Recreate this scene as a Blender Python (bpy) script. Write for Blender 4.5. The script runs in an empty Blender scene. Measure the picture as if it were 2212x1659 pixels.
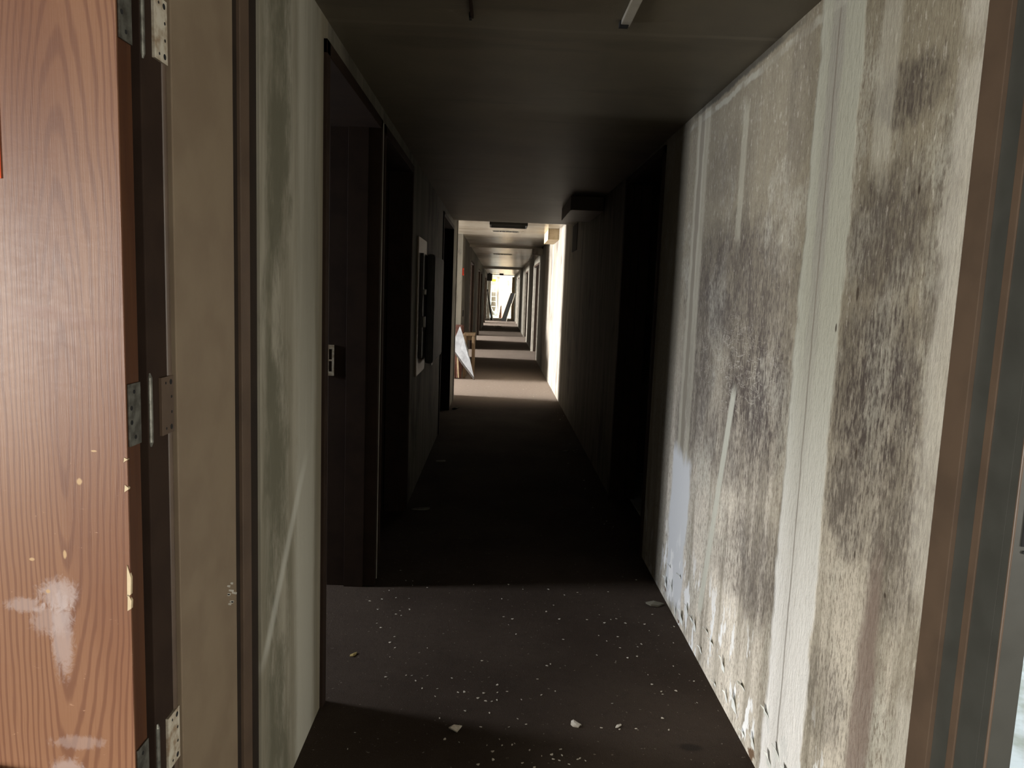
import bpy, bmesh, math, random
from mathutils import Matrix, Vector
random.seed(7)
S = bpy.context.scene
COL = S.collection

# ------------------------------------------------------------------ camera
yaw, pitch, roll = 0.0217955, 0.1227507, -0.0383323
fw = Vector((math.sin(yaw)*math.cos(pitch), math.cos(yaw)*math.cos(pitch), -math.sin(pitch)))
r0 = Vector((math.cos(yaw), -math.sin(yaw), 0)); d0 = fw.cross(r0)
rt = r0*math.cos(roll) + d0*math.sin(roll); dn = fw.cross(rt)
cam = bpy.data.objects.new('camera', bpy.data.cameras.new('camera'))
M4 = Matrix.Identity(4)
for i in range(3):
    M4[i][0] = rt[i]; M4[i][1] = -dn[i]; M4[i][2] = -fw[i]
M4[2][3] = 1.5
cam.matrix_world = M4
cam.data.sensor_width = 36; cam.data.lens = 36*1600.6/2212
cam.data.clip_start = 0.02; cam.data.clip_end = 300
COL.objects.link(cam); S.camera = cam

# ------------------------------------------------------------------ world, exposure
W = bpy.data.worlds.new('world'); S.world = W; W.use_nodes = True
bg = W.node_tree.nodes['Background']; bg.inputs[0].default_value = (0.80, 0.88, 1.0, 1); bg.inputs[1].default_value = 0.6
S.view_settings.view_transform = 'Standard'; S.view_settings.look = 'None'
S.view_settings.gamma = 1; S.view_settings.exposure = 0; S.view_settings.use_curve_mapping = False

# ------------------------------------------------------------------ daylight at the windows
def window_light(name, loc, size, direction, power, color=(0.93, 0.97, 1.0), spread=180):
    L = bpy.data.lights.new(name, 'AREA'); L.shape = 'RECTANGLE'
    L.size, L.size_y = size; L.energy = power; L.color = color; L.spread = math.radians(spread)
    o = bpy.data.objects.new(name, L); o.location = loc
    o.rotation_euler = Vector(direction).to_track_quat('-Z', 'Y').to_euler()
    COL.objects.link(o); return o
WARM = (1.0, 0.95, 0.86)
window_light('daylight_lobby_back', (-3.5, -5.25, 1.75), (1.1, 0.9), (0.1, 1, 0), 7, (0.95, 0.97, 1.0))
window_light('daylight_lobby_left', (-4.2, -3.05, 1.1), (1.9, 1.8), (1, 0.25, -0.7), 720, (1.0, 0.97, 0.91), 140)
window_light('daylight_lobby_right', (5.2, 3.6, 1.7), (2.8, 1.5), (-1, 0, -0.25), 420, (0.80, 0.90, 1.0))
window_light('daylight_lobby_side', (5.2, -2.6, 1.15), (2.2, 1.7), (-1, 0.25, -0.5), 270, WARM, 150)
window_light('daylight_near_room', (-4.2, 3.34, 1.7), (0.46, 1.2), (1, 0, -0.6), 110, (0.90, 0.93, 1.0), 140)
FARW = [(11.6, 1.8, 500), (18.0, 1.7, 800), (24.3, 1.9, 950), (27.2, 1.9, 330), (34.6, 2.0, 1100), (37.7, 1.8, 1100)]
for (yc, wd, pw) in FARW:
    window_light('daylight_far_room', (-9.2, yc, 1.7), (wd, 1.3), (1, 0, -0.08), pw, (1.0, 0.96, 0.91), 60)
window_light('daylight_corridor_end', (4.8, 44.6, 1.9), (3.4, 1.9), (-1, 0, -0.15), 2500, (1.0, 0.98, 0.94))

# ------------------------------------------------------------------ node helpers
class N:
    def __init__(s, mat):
        s.m = mat; mat.use_nodes = True; s.t = mat.node_tree; s.t.nodes.clear()
        s.out = s.t.nodes.new('ShaderNodeOutputMaterial'); s.b = s.t.nodes.new('ShaderNodeBsdfPrincipled')
        s.t.links.new(s.b.outputs[0], s.out.inputs[0])
        g = s.t.nodes.new('ShaderNodeNewGeometry'); s.pos = g.outputs['Position']
        sp = s.t.nodes.new('ShaderNodeSeparateXYZ'); s.t.links.new(s.pos, sp.inputs[0])
        s.x, s.y, s.z = sp.outputs
    def put(s, sock, v):
        if isinstance(v, bpy.types.NodeSocket): s.t.links.new(v, sock)
        elif isinstance(v, tuple) and len(v) == 3 and sock.type == 'RGBA': sock.default_value = (*v, 1)
        else: sock.default_value = v
    def op(s, o, a, b=0.0, c=None, clamp=False):
        n = s.t.nodes.new('ShaderNodeMath'); n.operation = o; n.use_clamp = clamp
        s.put(n.inputs[0], a); s.put(n.inputs[1], b)
        if c is not None: s.put(n.inputs[2], c)
        return n.outputs[0]
    def add(s, a, b): return s.op('ADD', a, b)
    def sub(s, a, b): return s.op('SUBTRACT', a, b)
    def mul(s, a, b): return s.op('MULTIPLY', a, b)
    def mx(s, a, b): return s.op('MAXIMUM', a, b)
    def ramp(s, v, a, b, lo=0.0, hi=1.0):
        n = s.t.nodes.new('ShaderNodeMapRange'); n.interpolation_type = 'SMOOTHSTEP'
        s.put(n.inputs[0], v); n.inputs[1].default_value = a; n.inputs[2].default_value = b
        n.inputs[3].default_value = lo; n.inputs[4].default_value = hi; return n.outputs[0]
    def vec(s, x, y, z):
        n = s.t.nodes.new('ShaderNodeCombineXYZ'); s.put(n.inputs[0], x); s.put(n.inputs[1], y); s.put(n.inputs[2], z); return n.outputs[0]
    def noise(s, sc, scale=(1, 1, 1), detail=4.0, rough=0.55, seed=0.0, dist=0.0):
        n = s.t.nodes.new('ShaderNodeTexNoise')
        m = s.t.nodes.new('ShaderNodeMapping'); m.inputs['Scale'].default_value = scale; m.inputs['Location'].default_value = (seed, seed*1.7, seed*.6)
        s.t.links.new(s.pos, m.inputs[0]); s.t.links.new(m.outputs[0], n.inputs['Vector'])
        n.inputs['Scale'].default_value = sc; n.inputs['Detail'].default_value = detail
        n.inputs['Roughness'].default_value = rough; n.inputs['Distortion'].default_value = dist
        return n.outputs['Fac']
    def mix(s, f, a, b):
        n = s.t.nodes.new('ShaderNodeMix'); n.data_type = 'RGBA'
        s.put(n.inputs[0], f); s.put(n.inputs[6], a); s.put(n.inputs[7], b); return n.outputs[2]
    def bump(s, h, strength=0.3, dist=0.01):
        n = s.t.nodes.new('ShaderNodeBump'); n.inputs['Strength'].default_value = strength; n.inputs['Distance'].default_value = dist
        s.put(n.inputs['Height'], h); s.t.links.new(n.outputs[0], s.b.inputs['Normal'])
    def blob(s, u, v, cu, cv, ru, rv, wob, amt=0.9, lo=1.15, hi=0.55):
        a = s.mul(s.sub(u, cu), 1/ru); b = s.mul(s.sub(v, cv), 1/rv)
        d = s.op('SQRT', s.add(s.mul(a, a), s.mul(b, b)))
        d = s.add(d, s.mul(s.sub(wob, 0.5), amt)); return s.ramp(d, lo, hi)
    def band(s, u, a, b, soft, wob=None, amt=0.0):
        if wob is not None: u = s.add(u, s.mul(s.sub(wob, 0.5), amt))
        return s.mul(s.ramp(u, a-soft, a+soft), s.ramp(u, b+soft, b-soft))
    def done(s, col, rough=0.8, spec=0.3, metal=0.0):
        s.put(s.b.inputs['Base Color'], col); s.put(s.b.inputs['Roughness'], rough)
        s.b.inputs['Specular IOR Level'].default_value = spec; s.b.inputs['Metallic'].default_value = metal
        return s.m

def plain(name, c, c2=None, sc=12, rough=0.6, spec=0.4, metal=0.0, bump=0.1, scale=(1, 1, 1)):
    n = N(bpy.data.materials.new(name)); c2 = c2 or tuple(v*0.7 for v in c)
    f = n.noise(sc, scale, 5); n.bump(n.noise(sc*6, scale, 3), bump, 0.003)
    return n.done(n.mix(n.ramp(f, 0.35, 0.7), c, c2), rough, spec, metal)

# ---- plaster with mould: the near right wall
def mat_right():
    n = N(bpy.data.materials.new('mouldy_plaster_right')); y, z = n.y, n.sub(n.z, 1.5)
    big = n.noise(3.2, (1, 1, 0.8), 6, 0.62, 3); med = n.noise(11, (1, 1, 0.45), 6, 0.65, 9, 0.4)
    fine = n.noise(70, (1, 1, 0.3), 5, 0.7, 2); streak = n.noise(9, (1, 1, 0.09), 4, 0.6, 5); spk = n.noise(150, (1, 1, 0.45), 4, 0.65, 4)
    c = n.mix(n.ramp(z, -1.25, 0.3), (0.70, 0.64, 0.54), (0.27, 0.24, 0.175))  # base colour also carries the light growing towards the floor
    c = n.mix(n.mul(n.ramp(streak, 0.42, 0.66), 0.75), c, (0.22, 0.195, 0.145))
    c = n.mix(n.mul(n.ramp(big, 0.5, 0.68), 0.55), c, (0.50, 0.49, 0.42))
    flk = n.noise(95, (1, 1, 0.28), 5, 0.72, 31); flk2 = n.noise(60, (1, 1, 0.4), 5, 0.72, 37)
    c = n.mix(n.mul(n.ramp(flk, 0.50, 0.62), n.ramp(big, 0.35, 0.6, 0.25, 0.75)), c, (0.17, 0.135, 0.10))
    c = n.mix(n.mul(n.ramp(flk2, 0.56, 0.66), 0.5), c, (0.60, 0.56, 0.48))
    c = n.mix(n.mul(n.ramp(spk, 0.5, 0.62), 0.4), c, (0.17, 0.14, 0.105))
    # mould patches
    wob = n.add(n.mul(big, 0.25), n.add(n.mul(med, 0.45), n.mul(n.noise(34, (1, 1, 0.5), 6, 0.7, 51), 0.3))); tot = None
    for (a, b, ra, rb, st) in [(2.85, 0.05, .62, .26, .9), (2.50, -.30, .34, .30, 1), (3.22, -.35, .26, .34, .8), (2.72, -.55, .42, .16, .7),
                               (1.72, .16, .20, .17, .8), (1.70, -.20, .22, .24, 1), (1.56, -.42, .14, .26, .7), (1.78, -.48, .12, .15, .8),
                               (1.70, .47, .15, .07, .9), (2.40, -.88, .30, .20, .75), (2.62, -.98, .22, .10, .4), (3.45, -.62, .10, .26, .7),
                               (1.80, -1.02, .12, .12, .5), (2.30, .60, .10, .24, .35), (3.00, .52, .26, .14, .3), (1.50, .12, .06, .30, .5)]:
        m = n.mul(n.blob(y, z, a, b, ra*1.1, rb*1.1, wob, 3.0, 1.18, 0.60), st); tot = m if tot is None else n.mx(tot, m)
    tot = n.mul(tot, n.ramp(n.add(n.mul(flk, .55), n.mul(med, .5)), 0.42, 0.60, 0.30, 1))
    cr = n.noise(7, (1, 1, 2.6), 5, 0.6, 41, 1.2); cr = n.op('ABSOLUTE', n.sub(cr, 0.5))
    c = n.mix(tot, c, n.mix(big, (0.060, 0.045, 0.034), (0.095, 0.080, 0.074)))
    c = n.mix(n.mul(n.ramp(cr, 0.012, 0.003), n.mul(n.blob(y, z, 2.75, -.25, .55, .22, wob, .8), .6)), c, (0.50, 0.47, 0.41))
    c = n.mix(n.mul(n.ramp(flk2, 0.60, 0.66), n.mul(tot, .8)), c, (0.42, 0.38, 0.32))
    # painted tape joints, scrapes and runs
    jw = n.noise(14, (1, 1, 0.6), 3, 0.5, 11)
    wm = n.mul(n.band(y, 1.915, 2.185, 0.012, n.add(n.mul(jw, .6), n.mul(med, .4)), 0.09), n.ramp(fine, 0.25, 0.5, 0.75, 1))
    c = n.mix(n.mul(wm, 0.92), c, n.mix(n.ramp(z, -1.3, 0.1), (0.93, 0.92, 0.90), (0.46, 0.46, 0.385)))  # stripe paler downwards, the low daylight painted in
    c = n.mix(n.mul(n.band(y, 2.035, 2.115, 0.012, jw, 0.04), n.ramp(z, -.5, .3, .12, .6)), c, (0.33, 0.31, 0.28))
    c = n.mix(n.mul(n.band(y, 2.068, 2.076, 0.003, jw, 0.012), 0.7), c, (0.22, 0.19, 0.16))
    for (a, b, ra, rb) in [(1.76, -.36, .012, .03), (1.865, -.40, .006, .03), (1.83, -.40, .006, .03), (1.72, -.60, .008, .02), (1.83, .03, .014, .035), (1.60, .25, .01, .02), (1.93, -.06, .01, .02), (1.57, -.64, .012, .012)]:
        c = n.mix(n.mul(n.blob(y, z, a, b, ra*.55, rb*.6, flk, 1.6), .85), c, (0.05, 0.035, 0.025))
    c = n.mix(n.mul(n.band(y, 3.30, 3.50, 0.02, jw, 0.05), n.ramp(streak, 0.3, 0.6, 0.3, 0.85)), c, (0.46, 0.43, 0.34))
    c = n.mix(n.mul(n.band(y, 3.39, 3.45, 0.01, jw, 0.05), 0.7), c, (0.20, 0.17, 0.13))
    c = n.mix(n.mul(n.band(y, 3.24, 3.56, 0.02, jw, 0.10), n.band(z, -1.46, -0.72, 0.05, med, 0.2)), c, (0.62, 0.63, 0.63))
    c = n.mix(n.mul(n.band(y, 2.78, 2.84, 0.01, jw, 0.03), n.mul(n.band(z, 0.22, 0.74, 0.05, jw, .2), 0.45)), c, (0.50, 0.48, 0.38))
    c = n.mix(n.mul(n.band(y, 1.74, 1.83, 0.012, jw, 0.03), n.mul(n.band(z, 0.33, 0.95, 0.05, jw, .2), 0.45)), c, (0.52, 0.50, 0.42))
    dl = n.sub(y, n.add(2.71, n.mul(n.sub(-0.34, z), 0.245)))         # slanting paint run
    c = n.mix(n.mul(n.band(dl, -0.02, 0.035, 0.008), n.mul(n.band(z, -1.30, -0.33, 0.04), 0.8)), c, (0.52, 0.52, 0.44))
    c = n.mix(n.mul(n.blob(y, z, 1.62, -.98, .055, .45, jw, .5), 0.75), c, (0.20, 0.145, 0.12))
    c = n.mix(n.mul(n.mul(n.blob(y, z, 1.44, -.2, .07, 1.5, med, 1.6), n.ramp(big, .4, .55)), 0.55), c, (0.56, 0.53, 0.46))
    pn = n.noise(16, (1, 1, 0.35), 4, 0.6, 21)
    c = n.mix(n.mul(n.ramp(pn, 0.56, 0.60), n.ramp(z, -1.02, -1.25)), c, (0.80, 0.80, 0.78))
    c = n.mix(n.mul(n.ramp(n.noise(9, (1, 1, 1), 5, .6, 33), 0.60, 0.64), n.ramp(z, -1.36, -1.46)), c, (0.16, 0.10, 0.06))
    zt = n.add(z, n.mul(n.sub(med, .5), .05))
    c = n.mix(n.mul(n.band(zt, 0.79, 0.815, 0.005), n.ramp(n.noise(4, (1, 1, 1), 4, .6, 61), .42, .58, .1, .55)), c, (0.50, 0.49, 0.42))
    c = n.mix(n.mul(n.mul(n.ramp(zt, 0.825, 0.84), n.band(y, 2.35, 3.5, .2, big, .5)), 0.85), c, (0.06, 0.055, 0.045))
    c = n.mix(n.ramp(y, 3.66, 3.62, 0.55, 0.0), c, (0.20, 0.18, 0.14))  # wall darkened past the daylight cutoff, shade put into colour
    n.bump(n.add(n.add(n.mul(fine, 0.5), n.mul(flk, 0.5)), n.add(n.mul(med, 0.8), n.mul(wm, 0.5))), 0.7, 0.006)
    return n.done(c, 0.75, 0.25)

def mat_left():
    n = N(bpy.data.materials.new('mouldy_plaster_left')); y, z = n.y, n.sub(n.z, 1.5)
    big = n.noise(5, (1, 1, 0.5), 6, 0.6, 6); med = n.noise(16, (1, 1, 0.3), 5, 0.65, 8, 0.4); streak = n.noise(14, (1, 1, 0.07), 4, 0.6, 5)
    fine = n.noise(90, (1, 1, 0.3), 4, 0.7, 2)
    c = n.mix(n.ramp(streak, 0.35, 0.65), (0.28, 0.262, 0.205), (0.185, 0.17, 0.125))
    dm = n.mul(n.band(y, 1.90, 2.12, 0.05, med, 0.2), n.ramp(n.add(big, n.mul(fine, 0.3)), 0.50, 0.72))
    c = n.mix(n.mul(dm, 0.9), c, (0.10, 0.095, 0.065))
    c = n.mix(n.mul(n.band(y, 2.19, 2.40, 0.03, med, 0.08), n.ramp(z, 0.2, -0.9, 0.35, 0.9)), c, (0.36, 0.35, 0.29))
    c = n.mix(n.mul(n.ramp(y, 2.42, 2.49), 0.55), c, (0.21, 0.18, 0.12))
    dl = n.sub(y, n.add(1.88, n.mul(n.add(z, 1.0), 0.9)))
    c = n.mix(n.mul(n.band(dl, -0.03, 0.03, 0.02), n.mul(n.band(z, -1.0, -0.55, 0.05), 0.5)), c, (0.50, 0.50, 0.44))
    n.bump(n.add(n.mul(fine, 0.4), med), 0.45, 0.005)
    return n.done(c, 0.8, 0.25)

def mat_dirty(name, ca, cb, cm):
    n = N(bpy.data.materials.new(name))
    big = n.noise(2.3, (1, 1, 0.6), 6, 0.62, 3); streak = n.noise(7, (1, 1, 0.06), 4, 0.6, 5); fine = n.noise(60, (1, 1, 0.4), 4, 0.7, 2)
    c = n.mix(n.ramp(streak, 0.35, 0.65), ca, cb)
    c = n.mix(n.mul(n.ramp(n.add(big, n.mul(fine, 0.15)), 0.58, 0.74), 0.8), c, cm)
    n.bump(n.add(n.mul(fine, 0.4), big), 0.4, 0.006)
    return n.done(c, 0.75, 0.3)

def mat_ceiling():
    n = N(bpy.data.materials.new('ceiling_paint'))
    big = n.noise(1.6, (1, 1, 1), 5, 0.6, 3); st = n.noise(2.2, (0.5, 3, 1), 4, 0.55, 7); fine = n.noise(110, (1, 1, 1), 3, 0.7, 2)
    c = n.mix(n.ramp(big, 0.35, 0.7), (0.150, 0.128, 0.088), (0.105, 0.089, 0.062))
    c = n.mix(n.mul(n.ramp(st, 0.55, 0.72), 0.5), c, (0.075, 0.062, 0.043))
    c = n.mix(n.mul(n.band(n.y, 2.53, 2.556, 0.008, big, 0.03), 0.5), c, (0.19, 0.17, 0.125))
    c = n.mix(n.mul(n.blob(n.x, n.y, -0.24, 2.72, .22, .07, big, .9), 0.5), c, (0.08, 0.07, 0.045))
    c = n.mix(n.mul(n.blob(n.x, n.y, 0.48, 2.66, .20, .06, big, .9), 0.35), c, (0.08, 0.07, 0.045))
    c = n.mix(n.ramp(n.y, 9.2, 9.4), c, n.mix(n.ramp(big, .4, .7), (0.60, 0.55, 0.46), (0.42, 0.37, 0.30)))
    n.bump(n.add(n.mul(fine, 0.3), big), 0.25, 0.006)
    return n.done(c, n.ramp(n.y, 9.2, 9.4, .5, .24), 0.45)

def mat_carpet():
    n = N(bpy.data.materials.new('brown_carpet'))
    big = n.noise(1.9, (1, 1, 1), 5, 0.6, 13); pile = n.noise(260, (1, 1, 1), 3, 0.7, 1); mid = n.noise(24, (1, 1, 1), 5, 0.7, 5)
    c = n.mix(n.ramp(big, 0.35, 0.68), (0.050, 0.036, 0.026), (0.034, 0.023, 0.016))
    c = n.mix(n.mul(n.ramp(mid, 0.5, 0.7), 0.4), c, (0.026, 0.019, 0.015))
    c = n.mix(n.mul(n.ramp(pile, 0.52, 0.68), 0.55), c, (0.080, 0.064, 0.050))
    c = n.mix(n.mul(n.ramp(n.noise(55, (1, 1, 1), 4, .6, 9), .66, .70), .7), c, (0.24, 0.21, 0.17))
    c = n.mix(n.mul(n.blob(n.x, n.y, .70, 2.32, .045, .025, mid, .8), .8), c, (0.02, 0.015, 0.012))
    c = n.mix(n.mul(n.mul(n.ramp(n.y, 9.3, 11.0), n.ramp(n.y, 15.5, 12.5, .38, 1)), .8), c, n.mix(mid, (0.42, 0.35, 0.30), (0.24, 0.195, 0.16)))  # carpet colour raised where the side hall light falls
    n.bump(n.add(n.mul(pile, 0.7), mid), 0.8, 0.006)
    return n.done(c, 0.95, 0.15)

def mat_oak():
    n = N(bpy.data.materials.new('oak_veneer')); x, z = n.x, n.sub(n.z, 1.5)
    warp = n.noise(1.8, (3, 1, 0.6), 4, 0.5, 3); w2 = n.noise(22, (1, 1, 0.05), 3, 0.6, 5)
    dx = n.sub(x, n.add(-0.695, n.mul(n.sub(warp, 0.5), 0.09)))
    dz = n.mul(n.sub(z, -0.22), 0.085)
    r = n.op('SQRT', n.add(n.mul(dx, dx), n.add(n.mul(dz, dz), 0.0001)))
    ph = n.add(n.mul(r, 700.0), n.mul(w2, 9.0))
    ring = n.op('SINE', ph); ring = n.ramp(ring, -0.1, 0.95)
    pore = n.noise(420, (1, 1, 0.018), 3, 0.6, 2)
    base = n.mix(n.ramp(n.noise(4, (2, 1, 0.3), 3, .5, 12), 0.35, 0.7), (0.215, 0.108, 0.060), (0.165, 0.074, 0.041))
    c = n.mix(n.mul(ring, 0.62), base, (0.115, 0.047, 0.028))
    c = n.mix(n.mul(n.ramp(pore, 0.5, 0.7), 0.4), c, (0.17, 0.08, 0.045))
    sc = n.noise(30, (1, 1, 2.4), 5, 0.7, 17, 0.8); sw = n.noise(45, (1.6, 1, 1), 5, 0.7, 27, 1.5)
    # scuffs and plaster smears low on the leaf
    for (cx, cz, rx, rz, st) in [(-.715, -.60, .020, .080, .42), (-.735, -.575, .035, .03, .3), (-.775, -.550, .035, .014, .35), (-.72, -.53, .035, .03, .5),
                                 (-.695, -.795, .05, .014, .25), (-.715, -.845, .03, .022, .4)]:
        c = n.mix(n.mul(n.blob(x, z, cx, cz, rx, rz, sw, 1.6), st), c, (0.42, 0.36, 0.35))
    c = n.mix(n.mul(n.ramp(sc, 0.68, 0.72), n.mul(n.ramp(z, -0.15, -0.5), 0.5)), c, (0.66, 0.42, 0.28))
    for (cx, cz, rx, rz) in [(-.678, -.335, .005, .006), (-.706, -.46, .0035, .008), (-.736, -.525, .004, .004), (-.653, -.283, .005, .002), (-.76, -.47, .005, .003)]:
        c = n.mix(n.blob(x, z, cx, cz, rx, rz, sw, .8), c, (0.42, 0.28, 0.15))
    arc = n.sub(z, n.sub(-0.055, n.mul(n.mul(n.add(x, .735), n.add(x, .735)), 2.6)))
    c = n.mix(n.mul(n.band(arc, -0.014, 0.006, 0.004), n.mul(n.band(x, -0.78, -0.61, 0.01), 0.55)), c, (0.17, 0.075, 0.045))
    n.bump(n.add(pore, n.mul(sc, 0.5)), 0.12, 0.002)
    return n.done(c, n.add(0.30, n.mul(sc, 0.16)), 0.28)

M = {}
M['right'] = mat_right(); M['left'] = mat_left()
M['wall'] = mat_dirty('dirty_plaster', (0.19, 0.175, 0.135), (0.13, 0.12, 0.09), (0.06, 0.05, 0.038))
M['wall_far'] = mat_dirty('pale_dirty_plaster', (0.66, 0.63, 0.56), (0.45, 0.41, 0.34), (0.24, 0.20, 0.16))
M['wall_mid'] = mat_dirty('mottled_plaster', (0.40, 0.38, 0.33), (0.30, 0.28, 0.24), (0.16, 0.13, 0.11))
M['wall_unlit'] = mat_dirty('unlit_dark_plaster', (0.035, 0.03, 0.026), (0.025, 0.022, 0.02), (0.012, 0.01, 0.01))  # unlit look of the right rooms put into near-black plaster
M['wall_lit'] = mat_dirty('lit_streaked_plaster', (0.40, 0.375, 0.33), (0.24, 0.215, 0.18), (0.12, 0.10, 0.085))  # lit copy of the far wall plaster, brightness put into colour
M['wall_shaded'] = mat_dirty('shaded_far_plaster', (0.17, 0.16, 0.13), (0.12, 0.11, 0.09), (0.05, 0.045, 0.04))  # shaded copy of the far wall plaster, shade put into colour
M['ceil'] = mat_ceiling(); M['carpet'] = mat_carpet(); M['oak'] = mat_oak()
M['tan'] = plain('tan_frame_paint', (0.215, 0.165, 0.110), (0.185, 0.138, 0.092), 9, 0.42, 0.5, bump=0.06)
M['brown'] = plain('brown_frame_paint', (0.098, 0.066, 0.044), (0.078, 0.053, 0.036), 9, 0.45, 0.45, bump=0.06)
M['dkbrown'] = plain('dark_brown_frame_paint', (0.030, 0.018, 0.012), (0.022, 0.013, 0.009), 9, 0.7, 0.15)
M['groove'] = plain('groove_shade_brown', (0.022, 0.015, 0.010), (0.016, 0.011, 0.008), 9, 0.7, 0.2)  # recess shade put into the groove colour
M['greygreen'] = plain('grey_green_frame_paint', (0.050, 0.050, 0.043), (0.040, 0.040, 0.034), 9, 0.45, 0.45, bump=0.06)
M['orangewood'] = plain('orange_door_edge', (0.075, 0.028, 0.010), (0.05, 0.017, 0.007), 30, 0.5, 0.4, scale=(1, 1, .05))  # edge colour darkened for the shade at the hinge side
M['steel'] = plain('dull_hinge_steel', (0.22, 0.22, 0.19), (0.10, 0.095, 0.08), 60, 0.45, 0.5, 0.7)
M['palesteel'] = plain('pale_rusting_hinge_steel', (0.58, 0.54, 0.44), (0.30, 0.22, 0.14), 45, 0.5, 0.4, 0.2)
M['black'] = plain('black_hole', (0.012, 0.012, 0.012), rough=0.9)
M['darkmetal'] = plain('dark_metal', (0.05, 0.048, 0.045), rough=0.4, metal=0.5)
M['white'] = plain('white_board', (0.82, 0.84, 0.80), (0.70, 0.72, 0.68), 8)
M['offwhite'] = plain('cream_metal', (0.50, 0.48, 0.42), (0.36, 0.34, 0.29), 8, 0.4)
M['greymetal'] = plain('grey_enamel', (0.075, 0.073, 0.066), (0.05, 0.049, 0.044), 8, 0.6, 0.2)
M['orange'] = plain('orange_red_sticker', (0.92, 0.15, 0.06), (0.85, 0.12, 0.05), 8, 0.5)
M['red'] = plain('red_plastic', (0.75, 0.06, 0.025), (0.65, 0.05, 0.02), 8, 0.4)
M['wood'] = plain('tan_table_wood', (0.20, 0.14, 0.08), (0.13, 0.085, 0.05), 25, 0.45, scale=(1, 1, .1))
M['palewood'] = plain('pale_box_wood', (0.58, 0.47, 0.31), (0.46, 0.36, 0.22), 14, 0.6)
M['redbrown'] = plain('red_brown_upholstery', (0.11, 0.045, 0.032), (0.07, 0.028, 0.02), 30, 0.8)
M['cloth'] = plain('white_sheet', (0.36, 0.38, 0.41), (0.25, 0.265, 0.285), 10, 0.7)
M['flake'] = plain('plaster_flake', (0.62, 0.58, 0.50), (0.45, 0.40, 0.32), 60, 0.8)
M['leaf'] = plain('dry_leaf', (0.34, 0.26, 0.09), (0.22, 0.15, 0.05), 60, 0.7)
M['tile'] = plain('dirty_lobby_tile', (0.62, 0.66, 0.66), (0.34, 0.36, 0.30), 7, 0.4)
M['darkboard'] = plain('dark_wood_board', (0.03, 0.024, 0.02), (0.015, 0.012, 0.01), 9)
M['beige'] = plain('beige_panel', (0.62, 0.47, 0.30), (0.55, 0.42, 0.27), 4)
M['yellow'] = plain('yellow_plastic', (0.85, 0.62, 0.05), (0.8, 0.55, 0.04), 5)
M['fibre'] = plain('pale_ladder_rail', (0.60, 0.62, 0.60), (0.5, 0.52, 0.52), 5)
M['bluepaint'] = plain('pale_blue_paint', (0.35, 0.50, 0.60), (0.3, 0.45, 0.55), 5)
M['cone'] = plain('brown_bag', (0.30, 0.15, 0.09), (0.2, 0.1, 0.06), 12)
g = bpy.data.materials.new('window_glass'); n = N(g); n.b.inputs['Transmission Weight'].default_value = 1; n.b.inputs['IOR'].default_value = 1.01
M['glass'] = n.done((0.95, 0.97, 0.98), 0.0, 0.1)

# ------------------------------------------------------------------ mesh helpers
def mesh_obj(name, bm, mat, parent=None):
    me = bpy.data.meshes.new(name); bm.normal_update(); bm.to_mesh(me); bm.free()
    if mat is not None: me.materials.append(mat)
    o = bpy.data.objects.new(name, me); COL.objects.link(o)
    if parent is not None:
        o.parent = parent; o.matrix_parent_inverse = parent.matrix_world.inverted() if False else Matrix.Translation(-parent.location)
    return o
def bx(bm, a, b, bev=0.0):
    x0, x1 = sorted((a[0], b[0])); y0, y1 = sorted((a[1], b[1])); z0, z1 = sorted((a[2], b[2]))
    t = bmesh.new(); bmesh.ops.create_cube(t, size=1)
    for v in t.verts: v.co = Vector(((x0+x1)/2+v.co.x*(x1-x0), (y0+y1)/2+v.co.y*(y1-y0), (z0+z1)/2+v.co.z*(z1-z0)))
    if bev: bmesh.ops.bevel(t, geom=t.edges[:], offset=bev, segments=2, affect='EDGES', profile=0.6)
    me = bpy.data.meshes.new('t'); t.to_mesh(me); t.free(); bm.from_mesh(me); bpy.data.meshes.remove(me)
    return bm
def box(name, a, b, mat, parent=None, bev=0.0): return mesh_obj(name, bx(bmesh.new(), a, b, bev), mat, parent)
def boxes(name, lst, mat, parent=None, bev=0.0):
    bm = bmesh.new()
    for a, b in lst: bx(bm, a, b, bev)
    return mesh_obj(name, bm, mat, parent)
def cyl(bm, p, q, r, seg=12, r2=None):
    p, q = Vector(p), Vector(q); d = q-p; t = bmesh.new()
    bmesh.ops.create_cone(t, cap_ends=True, segments=seg, radius1=r, radius2=r if r2 is None else r2, depth=d.length)
    mt = Matrix.Translation((p+q)/2) @ d.to_track_quat('Z', 'Y').to_matrix().to_4x4()
    t.transform(mt); me = bpy.data.meshes.new('t'); t.to_mesh(me); t.free(); bm.from_mesh(me); bpy.data.meshes.remove(me); return bm
def prism(bm, pts, off):      # polygon extruded by a vector
    off = Vector(off); k = len(pts)
    a = [bm.verts.new(p) for p in pts]; b = [bm.verts.new(Vector(p)+off) for p in pts]
    bm.faces.new(a); bm.faces.new(b[::-1])
    for i in range(k): bm.faces.new((a[i], b[i], b[(i+1) % k], a[(i+1) % k]))
    bmesh.ops.recalc_face_normals(bm, faces=bm.faces[:]); return bm
def empty(name, loc):
    o = bpy.data.objects.new(name, None); o.location = loc; o.empty_display_size = 0.1; COL.objects.link(o); return o
def tag(o, label=None, cat=None, group=None, kind=None):
    for k, v in (('label', label), ('category', cat), ('group', group), ('kind', kind)):
        if v: o[k] = v
    return o
def struct(o, label=None, cat=None): return tag(o, label, cat, kind='structure')

XL, XR, ZC, ZF = -0.59, 0.885, 2.356, 2.49      # corridor faces, near and far ceilings
XF, XFB = -0.67, -0.87                          # the far corridor's left wall stands further out
XLB, XRB = -0.79, 1.03                          # backs of the corridor walls
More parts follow.
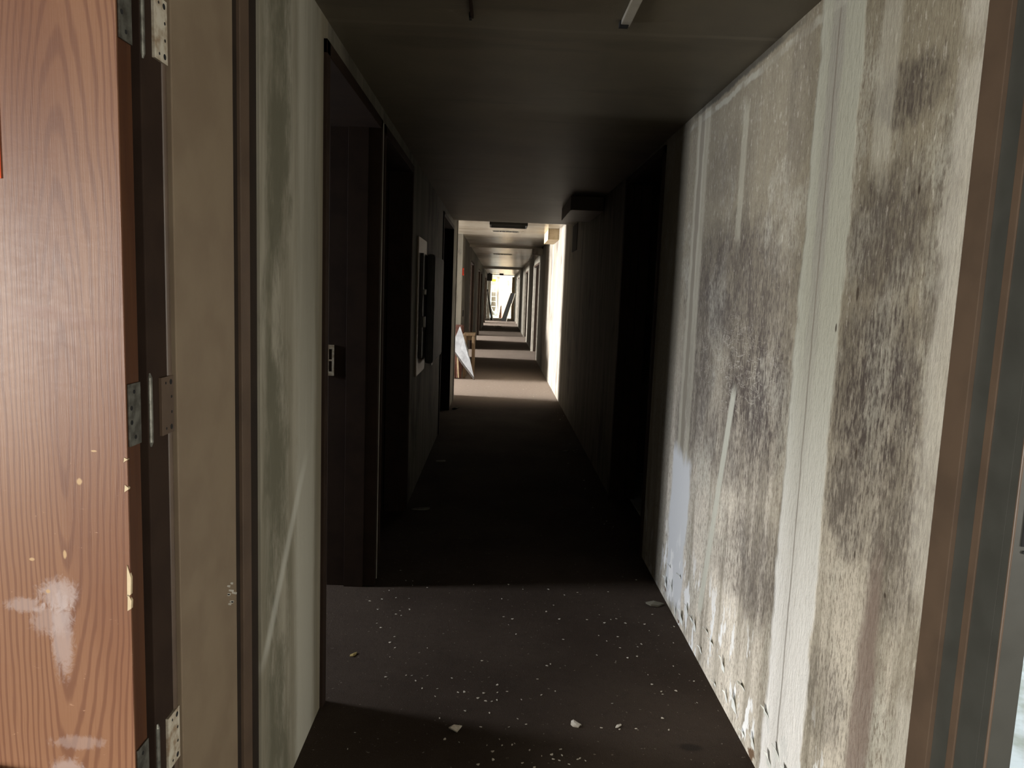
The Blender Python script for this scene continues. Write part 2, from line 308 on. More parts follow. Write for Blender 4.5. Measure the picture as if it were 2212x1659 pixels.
# ------------------------------------------------------------------ shell
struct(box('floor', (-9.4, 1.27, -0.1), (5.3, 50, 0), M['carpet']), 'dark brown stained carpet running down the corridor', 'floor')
struct(box('floor_lobby', (-4.6, -5.2, -0.1), (5.3, 1.27, -0.001), M['carpet']), 'carpet under the camera in front of the doorway', 'floor')
struct(box('floor_right', (XRB, 1.45, 0.0), (5.1, 6.2, 0.006), M['tile']), 'pale dirty floor seen right of the grey frame', 'floor')
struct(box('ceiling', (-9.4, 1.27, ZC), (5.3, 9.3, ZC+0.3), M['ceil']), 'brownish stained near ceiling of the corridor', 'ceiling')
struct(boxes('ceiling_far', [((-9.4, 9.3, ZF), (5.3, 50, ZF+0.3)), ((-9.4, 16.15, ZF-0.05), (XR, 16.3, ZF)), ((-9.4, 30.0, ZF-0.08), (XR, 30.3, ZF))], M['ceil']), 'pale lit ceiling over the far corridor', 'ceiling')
struct(box('ceiling_lobby', (-4.6, -5.2, ZC+.15), (5.3, 1.27, ZC+0.4), M['ceil']), 'ceiling above the camera', 'ceiling')

H1 = 2.285
LD = [(2.50, 3.65), (3.72, 4.95), (7.62, 9.28), (10.15, 13.3), (16.9, 19.3), (22.9, 25.4), (25.8, 28.4), (33.2, 35.9), (36.5, 38.9)]
def wall_run(x0, x1, ya, yb, doors, head, top):
    out = []; y = ya
    for (a, b) in doors:
        if a >= yb or b <= ya: continue
        out.append(((x0, y, 0), (x1, a, top))); out.append(((x0, a, head), (x1, b, top))); y = b
    out.append(((x0, y, 0), (x1, yb, top))); return out
struct(boxes('wall_left', [((XLB, 1.852, 0), (XL, 2.50, ZC)), ((XLB, 2.50, H1), (XL, 2.56, ZC))], M['left']), 'mould streaked grey green wall strip left of the first doorway', 'wall')
LW = wall_run(XLB, XL, 3.65, 9.28, LD[1:3], H1, ZC)
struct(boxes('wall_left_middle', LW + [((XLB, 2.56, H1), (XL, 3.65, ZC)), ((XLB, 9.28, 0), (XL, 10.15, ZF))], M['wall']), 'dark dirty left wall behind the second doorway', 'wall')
LW2 = wall_run(XFB, XF, 13.3, 43.0, LD[4:], 2.2, ZF)
struct(boxes('wall_left_far', LW2, M['wall_shaded']), 'left wall of the far corridor with lit door jambs', 'wall')
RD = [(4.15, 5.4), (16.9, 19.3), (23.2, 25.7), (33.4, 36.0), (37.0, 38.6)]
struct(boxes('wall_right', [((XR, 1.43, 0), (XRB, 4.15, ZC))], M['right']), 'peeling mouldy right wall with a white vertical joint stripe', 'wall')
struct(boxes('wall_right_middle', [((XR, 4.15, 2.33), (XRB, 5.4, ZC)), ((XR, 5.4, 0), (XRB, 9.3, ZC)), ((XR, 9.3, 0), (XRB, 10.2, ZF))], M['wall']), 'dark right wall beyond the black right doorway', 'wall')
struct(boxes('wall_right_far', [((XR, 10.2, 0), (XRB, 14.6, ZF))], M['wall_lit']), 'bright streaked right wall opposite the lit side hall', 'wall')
struct(boxes('wall_right_end', wall_run(XR, XRB, 14.6, 43.0, RD[1:], 2.2, ZF), M['wall_shaded']), 'dark right wall of the far corridor between pale door frames', 'wall')

# rooms behind the left doorways
PT = [(-4.6, -XLB, 3.66, 3.70), (-4.6, 0, 7.2, 7.3)]
parts = [((-4.0, 3.66, 0), (XLB, 3.71, ZC)), ((-4.0, 7.2, 0), (XLB, 7.3, ZC)), ((-9.0, 10.3, 0), (-.68, 10.62, ZF)),
         ((-9.3, 16.6, 0), (XFB, 16.7, ZF)), ((-9.3, 19.35, 0), (XFB, 19.45, ZF)), ((-9.3, 22.8, 0), (XFB, 22.9, ZF)), ((-9.3, 25.55, 0), (XFB, 25.65, ZF)),
         ((-9.3, 28.5, 0), (XFB, 28.6, ZF)), ((-9.3, 33.1, 0), (XFB, 33.2, ZF)), ((-9.3, 36.15, 0), (XFB, 36.25, ZF)), ((-9.3, 39.0, 0), (XFB, 39.1, ZF)), ((-9.3, 42.9, 0), (-2.6, 43.0, ZF))]
struct(boxes('wall_left_hall', [((-9.0, 13.3, 0), (XFB, 13.42, ZF))], M['wall_mid']), 'mottled grey wall strip behind the red brown sofa', 'wall')
struct(boxes('wall_left_rooms', parts, M['wall_mid']), 'cross walls of the rooms opening left', 'wall')
# outer walls with window openings
def outer(name, x0, x1, ya, yb, wins, top, mat, label):
    l = []; y = ya
    for (a, b, s, h) in wins:
        l += [((x0, y, 0), (x1, a, top)), ((x0, a, 0), (x1, b, s)), ((x0, a, h), (x1, b, top))]; y = b
    l.append(((x0, y, 0), (x1, yb, top))); return struct(boxes(name, l, mat), label, 'wall')
outer('wall_left_outer', -4.1, -4.0, -5.2, 10.05, [(-4.05, -2.05, 0.15, 2.05), (3.08, 3.60, 1.1, 2.3)], ZC+.15, M['wall'], 'outer wall of the near left rooms')
outer('wall_left_outer_far', -9.1, -9.0, 10.05, 43.0, [(yc-wd/2-.02, yc+wd/2+.02, 1.0, 2.4) for (yc, wd, pw) in FARW], ZF, M['wall_far'], 'outer wall of the far left rooms')
outer('wall_right_outer', 5.0, 5.1, -5.2, 43.0, [(-3.75, -1.45, 0.25, 2.05), (2.15, 5.05, 0.9, 2.3)], ZF, M['wall'], 'outer wall of the right rooms')
struct(boxes('wall_right_rooms', [((XRB, 6.2, 0), (5.0, 6.3, ZF)), ((XRB, 4.02, 0), (1.9, 4.08, ZC)), ((1.84, 4.08, 0), (1.9, 6.2, ZC))], M['wall']), 'cross walls of the near rooms opening right', 'wall')
struct(boxes('wall_right_rooms_far', [((XRB, 15.8, 0), (5.0, 15.9, ZF)), ((XRB, 22, 0), (5.0, 22.1, ZF)), ((XRB, 30, 0), (5.0, 30.1, ZF)), ((1.9, 15.9, 0), (2.0, 42, ZF))], M['wall_unlit']), 'dark walls of the far rooms opening right', 'wall')
struct(boxes('wall_back', [((-4.1, -5.2, 0), (5.1, -5.1, 1.28)), ((-4.1, -5.2, 2.22), (5.1, -5.1, ZC+.2)), ((-2.93, -5.2, 1.28), (5.1, -5.1, 2.22))], M['wall']), 'wall behind the camera', 'wall')
struct(boxes('wall_front', [((-4.1, 1.30, 0), (-0.66, 1.70, ZC+.2)), ((-0.66, 1.27, 2.30), (5.1, 1.43, ZC+.2))], M['wall']), 'wall behind the opened oak door', 'wall')
k = 0
for (x, a, b, s, h) in [(-4.05, -4.05, -2.05, 0.15, 2.05), (-4.05, 3.08, 3.60, 1.1, 2.3), (5.05, -3.75, -1.45, 0.25, 2.05), (5.05, 2.15, 5.05, 0.9, 2.3)] + [(-9.05, yc-wd/2-.02, yc+wd/2+.02, 1.0, 2.4) for (yc, wd, pw) in FARW]:
    k += 1; w = struct(empty('window_%d' % k, (x, (a+b)/2, s)), 'plain window opening letting daylight into a side room', 'window')
    boxes('window_frame', [((x-.04, a, s), (x+.04, b, s+.03)), ((x-.04, a, h-.03), (x+.04, b, h)), ((x-.04, a, s+.03), (x+.04, a+.03, h-.03)), ((x-.04, b-.03, s+.03), (x+.04, b, h-.03))], M['offwhite'], w)

# ------------------------------------------------------------------ door_1: the double-rabbet frame and the oak leaf folded back
HT = 2.30
d1 = struct(empty('door_1', (XL, 1.3, 0)), 'worn oak door folded back on the left with its tan metal frame', 'door')
lf = bmesh.new(); bx(lf, (-1.50, 1.200, 0.02), (-0.6003, 1.2420, 2.22), 0.0015)
box('door_leaf', (-1.50, 1.200, 0.02), (-0.5995, 1.2035, 2.22), M['oak'], d1)
lf.free()
e = box('door_edge', (-1.50, 1.2036, 0.02), (-0.5996, 1.2455, 2.22), M['orangewood'], d1); e['label'] = 'orange brown door edge'
# chipped splinters on the leaf's hinge-side corner
bm = bmesh.new()
for z0, hh in ((0.97, .055), (0.945, .03), (1.15, .012), (1.20, .008)):
    prism(bm, [(-.6045, 1.1985, z0), (-.5985, 1.1985, z0+.004), (-.5975, 1.1985, z0+hh*.6), (-.6035, 1.1985, z0+hh)], (0, .006, 0))
c = mesh_obj('splinter', bm, M['palewood'], d1); c['label'] = 'pale splintered wood on the door corner'
# hinges: leaf plate on the door edge, knuckle, plate on the jamb
def hinge(zc, mjamb, lab):
    h = empty('hinge', (-0.595, 1.28, zc)); h.parent = d1; h.matrix_parent_inverse = Matrix.Translation(-d1.location); h['label'] = lab
    hh = 0.052
    def child(nm, bm, mt):
        o = mesh_obj(nm, bm, mt); o.parent = h; o.location = Vector((0, 0, 0)); o.matrix_parent_inverse = Matrix.Translation(-h.location); return o
    child('door_plate', bx(bmesh.new(), (-0.5992, 1.205, zc-hh), (-0.5960, 1.2445, zc+hh), .0008), M['steel'])
    child('jamb_plate', bx(bmesh.new(), (-0.5925, 1.302, zc-hh), (-0.5865, 1.350, zc+hh), .0008), mjamb)
    b = bmesh.new(); cyl(b, (-0.592, 1.268, zc-hh-.004), (-0.592, 1.268, zc+hh+.004), .0048, 16)
    cyl(b, (-0.592, 1.268, zc+hh+.004), (-0.592, 1.268, zc+hh+.012), .0048, 16, .002); cyl(b, (-0.592, 1.268, zc-hh-.012), (-0.592, 1.268, zc-hh-.004), .002, 16, .0048)
    child('knuckle', b, M['steel'])
    b = bmesh.new()
    for (yy, zz, r) in [(1.222, .038, .0035), (1.212, .012, .004), (1.212, -.012, .004), (1.224, -.038, .0035)]:
        cyl(b, (-0.5975, yy, zc+zz), (-0.5955, yy, zc+zz), r)
    for (yy, zz, r) in [(1.338, .041, .005), (1.318, .041, .0025), (1.340, .014, .0028), (1.340, -.014, .0028), (1.318, -.041, .0025), (1.338, -.041, .005)]:
        cyl(b, (-0.5885, yy, zc+zz), (-0.5862, yy, zc+zz), r)
    child('screw_hole', b, M['black'])
hinge(1.918, M['palesteel'], 'top hinge with a pale rusty jamb plate')
hinge(1.276, M['brown'], 'middle hinge with a painted brown jamb plate')
hinge(0.636, M['palesteel'], 'bottom hinge with a pale speckled jamb plate')
# left jamb of the frame, sections listed from the camera away
fr = [('rabbet', -.70, -.592, 1.262, 1.352, 'dkbrown'), ('stop', -.70, -.586, 1.362, 1.664, 'tan'), ('groove', -.70, -.598, 1.664, 1.7215, 'groove'),  # shade in rabbet and grooves put into dark brown
      ('trim', -.70, -.590, 1.722, 1.782, 'brown'), ('groove', -.70, -.597, 1.782, 1.8515, 'groove'), ('seam', -.70, -.600, 1.352, 1.362, 'black')]
for (nm, x0, x1, ya, yb, mt) in fr:
    o = box('frame_'+nm, (x0, ya, 0), (x1, yb, HT), M[mt], d1, 0.002 if nm in ('stop', 'trim', 'rabbet') else 0)
    if nm == 'stop': o['label'] = 'wide tan painted frame face'
# bright rounded bead between hinge rabbet and stop
b = bmesh.new(); cyl(b, (-.5965, 1.343, 0), (-.5965, 1.343, HT), .009, 16); mesh_obj('frame_bead', b, M['brown'], d1)
# scuffs on the tan stop
b = bmesh.new()
for i in range(9):
    yy = 1.60+random.random()*.055; zz = 1.5-.70+random.uniform(-.03, .03); l = random.uniform(.012, .03)
    prism(b, [(-.5862, yy, zz), (-.5862, yy+l, zz-l*.5), (-.5862, yy+l+.003, zz-l*.5+.004), (-.5862, yy+.002, zz+.003)], (.0006, 0, 0))
mesh_obj('paint_scuff', b, M['offwhite'], d1)
# right jamb
d2 = struct(empty('door_2', (XR, 1.3, 0)), 'grey green and brown metal jamb on the right edge', 'door')
rj = [('face', .885, .931, 1.200, 1.222, 'greygreen'), ('rabbet', .8855, .945, 1.222, 1.282, 'greygreen'), ('stop', .883, .95, 1.282, 1.302, 'brown'),
      ('groove', .893, .95, 1.302, 1.362, 'greygreen'), ('trim', .884, .96, 1.362, 1.428, 'brown')]
for (nm, x0, x1, ya, yb, mt) in rj: box('frame_'+nm, (x0, ya, 0), (x1, yb, HT), M[mt], d2, 0.0015)
b = bmesh.new(); cyl(b, (.8865, 1.2015, 0), (.8865, 1.2015, HT), .0026, 12); mesh_obj('frame_bead', b, M['brown'], d2)
bx(b := bmesh.new(), (.900, 1.1975, 1.105), (.927, 1.2005, 1.215), .001); mesh_obj('strike_plate', b, M['black'], d2)
b = bmesh.new(); cyl(b, (.906, 1.197, 1.095), (.906, 1.2005, 1.095), .003); cyl(b, (.918, 1.197, 1.222), (.918, 1.2005, 1.222), .003); mesh_obj('screw_hole', b, M['black'], d2)

# ------------------------------------------------------------------ side doorways: metal frames
def side_frame(idx, side, a, b, head, mt, label, depth=0.02, lightedge=False):
    if a > 13 and side < 0: lightedge = True
    d = struct(empty('door_%d' % idx, (XL if side < 0 else XR, a, 0)), label, 'doorway')
    fx, fb = (XF, XFB) if a > 13 else (XL, XLB)
    x0, x1 = (fb-.03, fx+.012) if side < 0 else (XR-.012, XRB+.03)
    boxes('door_frame', [((x0, a, 0), (x1, a+.045, head)), ((x0, b-.045, 0), (x1, b, head)), ((x0, a, head-.045), (x1, b, head))], mt, d, 0.002)
    xs0, xs1 = (fb+.06, fx-.045) if side < 0 else (XR+.045, XRB-.05)
    boxes('door_stop', [((xs0, a+.045, 0), (xs1, a+.060, head-.045)), ((xs0, b-.060, 0), (xs1, b-.045, head-.045))], mt, d, 0.001)
    if a > 13 and side > 0: box('lit_edge_strip', (XR-.016, b-.002, 0), (XRB-.02, b+.035, head), M['offwhite'], d, .003).location.y = -.05  # pale strip stands in for light on the far jamb
    if lightedge: box('lit_edge_strip', (fx-.01, a-.035, 0), (fx+.016, a, head), M['offwhite'], d, .003); box('lit_edge_strip', (fx-.01, b, 0), (fx+.016, b+.035, head), M['offwhite'], d, .003)  # pale strips paint the light along the jamb edges
    return d
dd = side_frame(3, -1, 2.50, 3.65, H1, M['dkbrown'], 'dark brown framed first doorway on the left with a strike plate')
sp = boxes('strike_plate', [((-.826, 3.598, 1.065), (-.790, 3.6045, 1.085)), ((-.826, 3.598, 1.195), (-.790, 3.6045, 1.215)), ((-.826, 3.598, 1.085), (-.816, 3.6045, 1.195)), ((-.800, 3.598, 1.085), (-.790, 3.6045, 1.195)), ((-.816, 3.598, 1.136), (-.800, 3.6045, 1.144))], M['palesteel'], dd)
side_frame(4, -1, 3.72, 4.95, H1, M['dkbrown'], 'black second doorway on the left')
side_frame(5, -1, 7.62, 9.28, H1, M['dkbrown'], 'narrow black third doorway on the left before the lit hall')
i = 6
for (a, b) in LD[4:]:
    side_frame(i, -1, a, b, 2.2, M['dkbrown'], '%s brown framed doorway beyond the sofa on the left wall' % ('first', 'second', 'third', 'fourth', 'fifth')[i-6]); i += 1
side_frame(i, 1, 4.15, 5.4, 2.33, M['dkbrown'], 'black doorway in the right wall past the mouldy wall'); i += 1
for (a, b) in RD[1:]:
    side_frame(i, 1, a, b, 2.2, M['dkbrown'], '%s brown framed doorway beyond the pale wooden box on the right wall' % ('first', 'second', 'third', 'fourth')[i-12]); i += 1
# pale strip paints the lit corner at the end of the dark wall
struct(boxes('trim_1', [((XLB, 10.10, 0), (XL+.012, 10.16, ZF))], M['offwhite']), 'painted lit corner strip where the side hall opens left', 'trim')
struct(boxes('trim_2', [((XL-.004, 3.652, 0), (XL+.006, 3.664, H1)), ((XL-.004, 3.705, 0), (XL+.006, 3.718, H1))], M['offwhite']), 'thin painted lit edge strips between the first and second left doorways', 'trim')  # pale strips paint the light catching these wall edges

# baseboard scraps
# ------------------------------------------------------------------ things on the walls
p = tag(empty('electrical_panel', (XL, 5.32, 0.83)), 'grey electrical panel with open cover on the dark left wall', 'panel')
box('back_plate', (XL, 5.32, 0.87), (XL+.012, 5.90, 1.87), M['tan'], p, .003)
box('panel_box', (XL+.012, 5.45, 0.99), (XL+.035, 6.55, 1.76), M['darkmetal'], p, .004)
cv = box('cover', (XL+.035, 5.70, 0.93), (XL+.095, 6.62, 1.765), M['greymetal'], p, .022); cv['label'] = 'grey cover with rounded corners'
box('latch', (XL+.035, 5.50, 1.22), (XL+.05, 5.56, 1.30), M['offwhite'], p, .002); box('latch', (XL+.035, 5.50, 1.46), (XL+.05, 5.56, 1.50), M['offwhite'], p, .002)
box('side_strip', (XL, 6.56, 0.83), (XL+.012, 6.66, 0.96), M['offwhite'], p, .002)

def cbox(y0, y1, x0, z0, z1, mt, label):
    t = tag(empty('wall_box', (XR, y0, z0)), label, 'box')
    bm = bmesh.new(); bx(bm, (x0, y0, z0), (XR, y1, z1), .004); mesh_obj('body', bm, M[mt], t)
    box('front_rim', (x0-.004, y0-.006, z0-.004), (x0+.006, y0, z1), M['brown'], t); return t
cbox(6.6, 7.6, .60, 2.235, ZC-.001, 'brown', 'dark box hanging under the ceiling in the unlit right corner')
cbox(11.5, 12.6, .72, 2.325, ZF-.001, 'palewood', 'pale wooden box up at the ceiling on the bright right wall')
cbox(15.7, 16.14, .67, 2.31, ZF-.06, 'wall_mid', 'greyish box on the right wall behind the pale wooden box')
o = box('vent_opening', (XR-.006, 8.72, 2.02), (XR-.001, 9.28, 2.335), M['black'], None, .002); tag(o, 'black rectangular vent opening high on the dark right wall', 'vent')

# ceiling fittings
t = tag(empty('light_fixture', (0.10, 10.9, ZF)), 'crooked metal light fixture on the ceiling where the lit hall begins', 'ceiling light')
boxes('housing', [((-.17, 10.65, ZF-.05), (.37, 10.67, ZF)), ((-.17, 11.15, ZF-.05), (.37, 11.17, ZF)), ((-.17, 10.67, ZF-.05), (-.15, 11.15, ZF)), ((.35, 10.67, ZF-.05), (.37, 11.15, ZF))], M['darkmetal'], t)
bm = bmesh.new(); prism(bm, [(-.15, 10.70, ZF-.012), (.02, 10.72, ZF-.035), (.16, 10.75, ZF-.02), (.16, 11.1, ZF-.012), (-.15, 11.1, ZF-.006)], (0, 0, .004)); mesh_obj('reflector', bm, M['white'], t)
for (yy, zz, a, b, lab) in ((12.25, ZF, -.15, .30, 'row of dark slots in the ceiling behind the crooked light fixture'), (19.7, ZF, -.19, .30, 'row of dark slots in the ceiling deep in the corridor')):
    t = tag(empty('ceiling_vent', ((a+b)/2, yy, zz)), lab, 'vent')
    boxes('frame', [((a, yy-.12, zz-.012), (b, yy-.10, zz)), ((a, yy+.10, zz-.012), (b, yy+.12, zz)), ((a, yy-.1, zz-.012), (a+.01, yy+.1, zz)), ((b-.01, yy-.1, zz-.012), (b, yy+.1, zz))], M['offwhite'], t)
    xx = a+.02
    while xx < b-.05:
        wd = random.choice((.03, .05, .09)); boxes('slot', [((xx, yy-.09, zz-.014), (min(xx+wd, b-.012), yy+.09, zz-.001))], M['black'], t); xx += wd+random.choice((.012, .03))
for (x, y0, y1, w, dx, mt, lab) in ((.365, 1.75, 2.445, .030, .0, 'offwhite', 'pale metal strip hanging from the near ceiling, the right one'), (-.115, 1.75, 2.435, .010, .0, 'dkbrown', 'thin dark bracket hanging from the near ceiling, the left one')):
    t = tag(empty('ceiling_strip', (x, y1, ZC)), lab, 'bracket')
    box('strip', (x-w/2, y0, ZC-.014), (x+w/2, y1, ZC-.001), M[mt], t, .002)
    box('end_clip', (x-w/2-.004, y1-.02, ZC-.018), (x+w/2-.006, y1+.006, ZC-.001), M['black'], t, .001)

t = tag(empty('fire_alarm', (XF, 13.38, 1.8)), 'small red alarm box on the left wall above the sofa', 'alarm')
box('alarm_body', (XF, 13.34, 1.77), (XF+.025, 13.52, 1.90), M['red'], t, .004); box('alarm_face', (XF+.025, 13.37, 1.80), (XF+.03, 13.47, 1.87), M['darkmetal'], t)
tag(box('wall_outlet', (XF, 13.9, 1.02), (XF+.012, 14.05, 1.14), M['black'], None, .003), 'small dark outlet on the left wall above the wooden table', 'outlet')

# red sign and white board at the oak door
tag(box('door_sticker', (-1.02, 1.1965, 1.646), (-0.7815, 1.1995, 1.84), M['orange'], None, .0008), 'orange red sticker at the left edge of the oak door', 'sign')
bm = bmesh.new(); prism(bm, [(-1.35, 1.165, 0.0), (-.76, 1.165, 0.0), (-.76, 1.165, .648), (-.8, 1.165, .657), (-1.35, 1.165, .745)], (0, .02, 0))
tag(mesh_obj('white_board', bm, M['white']), 'white board leaning at the foot of the oak door', 'board')

# ------------------------------------------------------------------ sofa, table and sheet in the lit side hall
t = tag(empty('sofa', (-.9, 12.9, 0)), 'red brown upholstered sofa pushed into the lit side hall', 'sofa')
box('sofa_back', (-1.9, 12.98, .10), (-.60, 13.22, .90), M['redbrown'], t, .03)
box('seat_base', (-1.9, 12.62, .08), (-.62, 12.98, .42), M['redbrown'], t, .03)
box('cushion', (-1.85, 12.64, .42), (-.76, 12.98, .56), M['redbrown'], t, .04)
box('armrest', (-.76, 12.60, .08), (-.60, 12.98, .64), M['redbrown'], t, .035)
b = bmesh.new(); bx(b, (-1.88, 12.588, .015), (-.598, 12.60, .30), .004)
for k in range(3): cyl(b, (-.77+.05*k, 12.595, .02), (-.77+.05*k, 12.60, .30), .014, 10)
mesh_obj('skirt', b, M['redbrown'], t)
b = bmesh.new(); prism(b, [(-.655, 12.578, .02), (-.635, 12.578, .02), (-.652, 12.578, .30), (-.675, 12.578, .42), (-.68, 12.578, .3)], (0, .012, 0)); o = mesh_obj('lining_fold', b, M['palewood'], t); o['label'] = 'pale pink fold of lining'
t = tag(empty('side_table', (-.48, 12.9, 0)), 'tan wooden table frame standing right of the red brown sofa', 'table')
box('table_top', (-.585, 12.70, .735), (-.385, 13.2, .775), M['wood'], t, .006)
for (x, y) in ((-.415, 12.73), (-.415, 13.15), (-.555, 13.15), (-.555, 12.73)): box('leg', (x-.022, y-.022, 0), (x+.022, y+.022, .735), M['wood'], t, .004)
box('rail', (-.55, 12.735, .66), (-.42, 12.76, .735), M['wood'], t)
bm = bmesh.new(); prism(bm, [(-.640, 12.50, .905), (-.775, 12.54, .56), (-.600, 12.52, .33), (-.378, 12.46, .055), (-.50, 12.50, .52)], (.004, .012, 0))
o = mesh_obj('white_sheet', bm, M['cloth']); tag(o, 'white pointed sheet of board propped against sofa and table', 'sheet')
bm = bmesh.new(); prism(bm, [(-.785, 12.555, .545), (-.775, 12.545, .56), (-.378, 12.475, .055), (-.372, 12.485, .0), (-.60, 12.535, .27)], (.004, .01, 0))
o2 = mesh_obj('dark_underside', bm, M['darkboard'], None); o2.parent = o

# ------------------------------------------------------------------ end of the corridor
def slab(name, pts, off, mt, label, cat):
    return tag(mesh_obj(name, prism(bmesh.new(), pts, off), M[mt]), label, cat)
YE = 38.9
slab('leaning_board', [(-.66, YE+1, 1.62), (-.60, YE+1, 1.62), (-.32, YE+1, 0), (-.40, YE+1, 0)], (0, .3, 0), 'darkboard', 'dark board leaning left at the end of the corridor', 'board')
slab('leaning_plank', [(-.60, YE+.7, 1.55), (-.57, YE+.7, 1.55), (-.26, YE+.7, 0), (-.31, YE+.7, 0)], (0, .12, 0), 'white', 'white plank leaning beside the left dark board', 'plank')
slab('leaning_plank', [(-.66, YE+.4, 1.50), (-.63, YE+.4, 1.50), (-.44, YE+.4, 0), (-.47, YE+.4, 0)], (0, .12, 0), 'white', 'thin pale plank nearest the left wall at the corridor end', 'plank')
slab('leaning_board', [(.60, YE, 1.48), (.80, YE, 1.47), (.40, YE, 0), (.14, YE, 0)], (0, .10, 0), 'black', 'wide dark board leaning right at the end of the corridor', 'board')
slab('leaning_plank', [(.82, YE-.2, 1.47), (.845, YE-.2, 1.47), (.44, YE-.2, 0), (.41, YE-.2, 0)], (0, .08, 0), 'offwhite', 'pale plank leaning on the right dark board', 'plank')
struct(boxes('wall_end', [((-2.6, 42.9, 0), (-.50, 43.0, ZF)), ((XR-.06, 42.9, 0), (5.0, 43.0, ZF)), ((-.50, 42.9, ZF-.03), (XR-.06, 43.0, ZF)), ((-9.4, 49.9, 0), (5.2, 50, ZF)), ((-9.4, 43, 0), (-9.3, 50, ZF))], M['wall_far']), 'end wall with the bright opening', 'wall')
struct(boxes('wall_end_right', [((5.0, 43.0, 0), (5.1, 43.05, ZF)), ((5.0, 49.0, 0), (5.1, 50, ZF))], M['wall_far']), 'right wall of the bright end room', 'wall')
struct(box('floor_end', (-9.3, 43.0, 0), (5.0, 49.9, .004), M['tile']), 'bright floor of the end room', 'floor')
tag(box('beige_cabinet', (-.04, 48.2, 0), (1.2, 48.8, 1.58), M['beige'], None, .01), 'beige cabinet standing in the bright end room', 'cabinet')
t = tag(empty('step_ladder', (-.35, 45.5, 0)), 'pale stepladder with yellow top in the bright end room', 'ladder')
box('ladder_top', (-.50, 45.35, 2.13), (-.22, 45.6, 2.26), M['yellow'], t, .01)
for s in (-1, 1): mesh_obj('rail', cyl(bmesh.new(), (-.36+s*.12, 45.4, 2.14), (-.36+s*.22, 45.1, 0.004), .03, 8), M['fibre'], t)
for s in (-1, 1): mesh_obj('rear_leg', cyl(bmesh.new(), (-.36+s*.12, 45.55, 2.14), (-.30+s*.22, 46.3, 0.004), .025, 8), M['bluepaint'], t)
for k in range(6): box('step', (-.52-.01*(5-k), 45.1+.045*k, .3+.3*k), (-.20+.01*(5-k), 45.19+.045*k, .34+.3*k), M['fibre'], t)
tag(mesh_obj('brown_bag', cyl(bmesh.new(), (.13, 43.25, 0.004), (.14, 43.25, .72), .11, 14, .03), M['cone']), 'upright brown bag on the floor of the end room', 'bag')
b = bmesh.new()
for k in range(14):
    p0 = Vector((random.uniform(-.3, .12), random.uniform(43.8, 44.5), random.uniform(.03, .2))); cyl(b, p0, p0+Vector((random.uniform(-.2, .2), .1, random.uniform(.1, .55))), .05, 6, .02)
tag(mesh_obj('rubble_heap', b, M['white']), 'heap of white scraps at the foot of the ladder', 'rubble', kind='stuff')
t = tag(empty('speaker_box', (-.62, 40.0, ZF)), 'dark box hanging at the ceiling left of the bright end', 'box')
box('body', (-.76, 39.9, ZF-.42), (-.40, 40.2, ZF-.03), M['darkmetal'], t, .03); box('mount', (-.6, 40.0, ZF-.03), (-.5, 40.1, ZF), M['darkmetal'], t)
tag(box('ceiling_clip', (-.02, 40.4, ZF-.09), (.20, 40.55, ZF), M['black'], None, .01), 'small dark fitting on the ceiling at the corridor end', 'fitting')
slab('cream_panel', [(.70, 41.6, 0), (.86, 41.6, 0), (.86, 41.6, 2.35), (.70, 41.6, 2.35)], (0, .05, 0), 'palewood', 'cream door leaf standing right of the bright opening', 'panel')

# ------------------------------------------------------------------ litter on the carpet
def chip_mesh(r, seed, curl=.3):
    rr = random.Random(seed); k = rr.randint(5, 7); bm = bmesh.new(); pts = []
    for i in range(k):
        a = 6.283*i/k+rr.uniform(-.3, .3); q = r*rr.uniform(.55, 1.15); pts.append((math.cos(a)*q*1.5, math.sin(a)*q*.8, r*curl*rr.random()))
    a = [bm.verts.new(p) for p in pts]; c0 = bm.verts.new((0, 0, r*curl)); b_ = [bm.verts.new((p[0]*.96, p[1]*.96, p[2]-r*.25)) for p in pts]; c1 = bm.verts.new((0, 0, -r*.02))
    for i in range(k):
        j = (i+1) % k; bm.faces.new((a[i], a[j], c0)); bm.faces.new((b_[j], b_[i], c1)); bm.faces.new((a[j], a[i], b_[i], b_[j]))
    me = bpy.data.meshes.new('plaster_chip'); bm.to_mesh(me); bm.free(); return me
cm = [chip_mesh(.004, 1), chip_mesh(.006, 2), chip_mesh(.0045, 3), chip_mesh(.003, 4)]
for me in cm: me.materials.append(M['flake'])
spots = []
for i in range(55): spots.append((random.uniform(-.55, .80), random.uniform(2.1, 3.7)))
for i in range(20): a = random.gauss(0, .14); spots.append((-.05+a, 2.62-a*.5+random.gauss(0, .06)))
for i in range(20): spots.append((random.gauss(.60, .12), random.gauss(3.0, .25)))
for i in range(18): spots.append((random.gauss(-.45, .08), random.gauss(3.35, .22)))
for i in range(20): spots.append((random.gauss(.78, .05), random.uniform(3.0, 9.5)))
for i in range(25): spots.append((random.gauss(.05, .15), random.gauss(2.25, .08)))
for i in range(22): spots.append((random.uniform(-.5, .8), random.uniform(10.7, 12.3)))
for i, (x, y) in enumerate(spots):
    x = max(-.57, min(.86, x)); o = bpy.data.objects.new('plaster_chip', cm[i % 4]); o.location = (x, y, .0015)
    o.rotation_euler = (0, 0, random.uniform(0, 6.28)); COL.objects.link(o)
    tag(o, 'tiny pale plaster chip lying on the dark carpet', 'plaster chip', 'plaster chips scattered on the carpet')
def big(name, x, y, r, mt, label, cat, rot=0, seed=5, curl=.4):
    me = chip_mesh(r, seed, curl); me.name = name; me.materials.append(M[mt]); o = bpy.data.objects.new(name, me); o.location = (x, y, r*.1); o.rotation_euler = (0, 0, rot); COL.objects.link(o)
    return tag(o, label, cat)
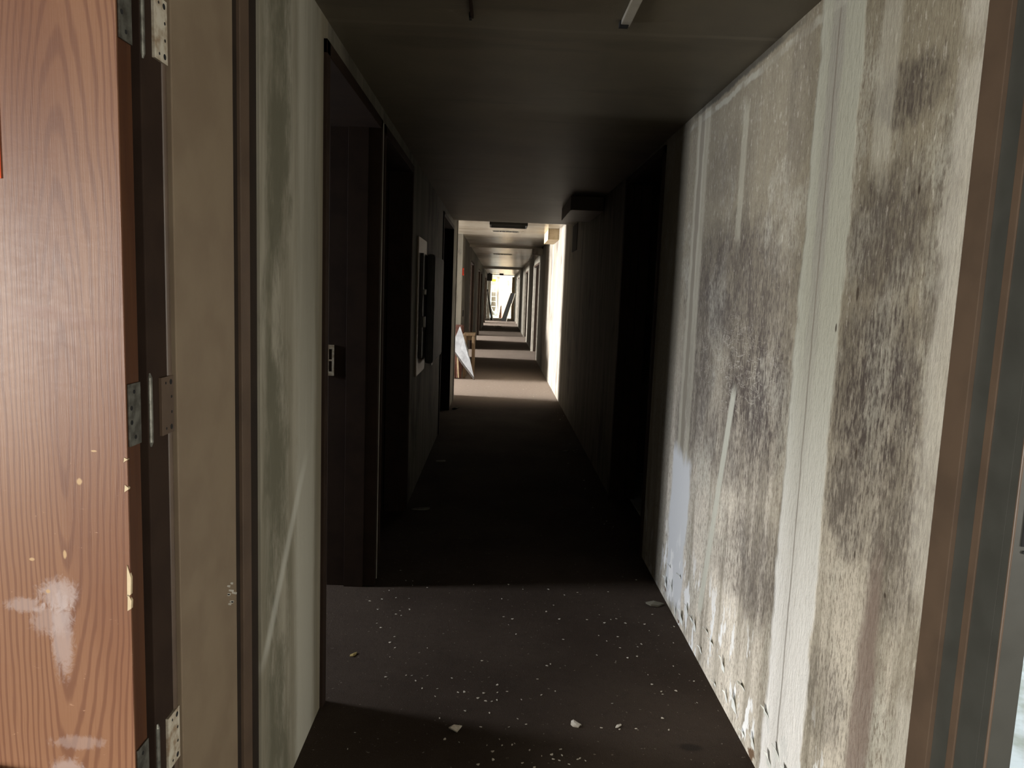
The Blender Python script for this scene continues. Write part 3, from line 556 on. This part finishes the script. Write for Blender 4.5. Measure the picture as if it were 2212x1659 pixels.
big('dry_leaf', -.585+.04, 2.889, .014, 'leaf', 'yellowish dry leaf on the carpet by the first left doorway', 'leaf', .9, 11)
big('paint_flake', .317, 2.437, .019, 'flake', 'long whitish paint flake on the carpet in the right foreground', 'flake', -.9, 12)
big('paint_flake', .472, 2.43, .010, 'flake', 'pointed white flake right of the long whitish one', 'flake', .9, 13)
big('crumpled_paper', -.102, 2.377, .020, 'flake', 'crumpled pale scrap on the carpet in the centre foreground', 'paper', .4, 14, 1.2)
big('torn_paper', .82, 3.47, .035, 'wall', 'torn grey paper on the carpet at the foot of the mouldy wall', 'paper', .5, 15, .5)
big('torn_paper', -.48, 4.95, .05, 'wall_shaded', 'pale flat scrap on the dark carpet by the second left doorway', 'paper', .1, 16, .1)
big('torn_paper', -.46, 6.4, .04, 'wall_shaded', 'faint scrap on the carpet below the electrical panel', 'paper', .3, 17, .2)
big('torn_paper', .70, 7.0, .04, 'wall_shaded', 'faint scrap on the carpet near the dark right wall', 'paper', .8, 18, .2)
big('torn_paper', .02, 31.5, .14, 'flake', 'pale debris across the carpet deep in the corridor', 'debris', 0, 19, .5)
big('torn_paper', -.50, 9.3, .03, 'wall', 'dark crumb of debris at the jamb before the lit side hall', 'debris', 0, 20, 1.0)

# peeling paper curls along the foot of the right wall
rr = random.Random(4)
pm = []
for i in range(26):
    y = 1.75+i*.072+rr.uniform(-.02, .02); z = rr.uniform(.02, .16) if i % 3 else rr.uniform(.1, .28); h = rr.uniform(.02, .07); w = rr.uniform(.01, .03)
    bm = bmesh.new(); v = []
    for k in range(4):
        s = k/3; v.append([bm.verts.new((XR-.001-.018*s*s*rr.uniform(.6, 1.2), y-w*(1-s*.6), z+h*s)), bm.verts.new((XR-.001-.018*s*s, y+w*(1-s*.6), z+h*s))])
    for k in range(3): bm.faces.new((v[k][0], v[k][1], v[k+1][1], v[k+1][0]))
    o = mesh_obj('paint_curl', bm, M['white']); md = o.modifiers.new('thick', 'SOLIDIFY'); md.thickness = .0012
    tag(o, 'small white paint curl peeling off the foot of the right wall', 'paint curl', 'paint curls along the foot of the mouldy wall')
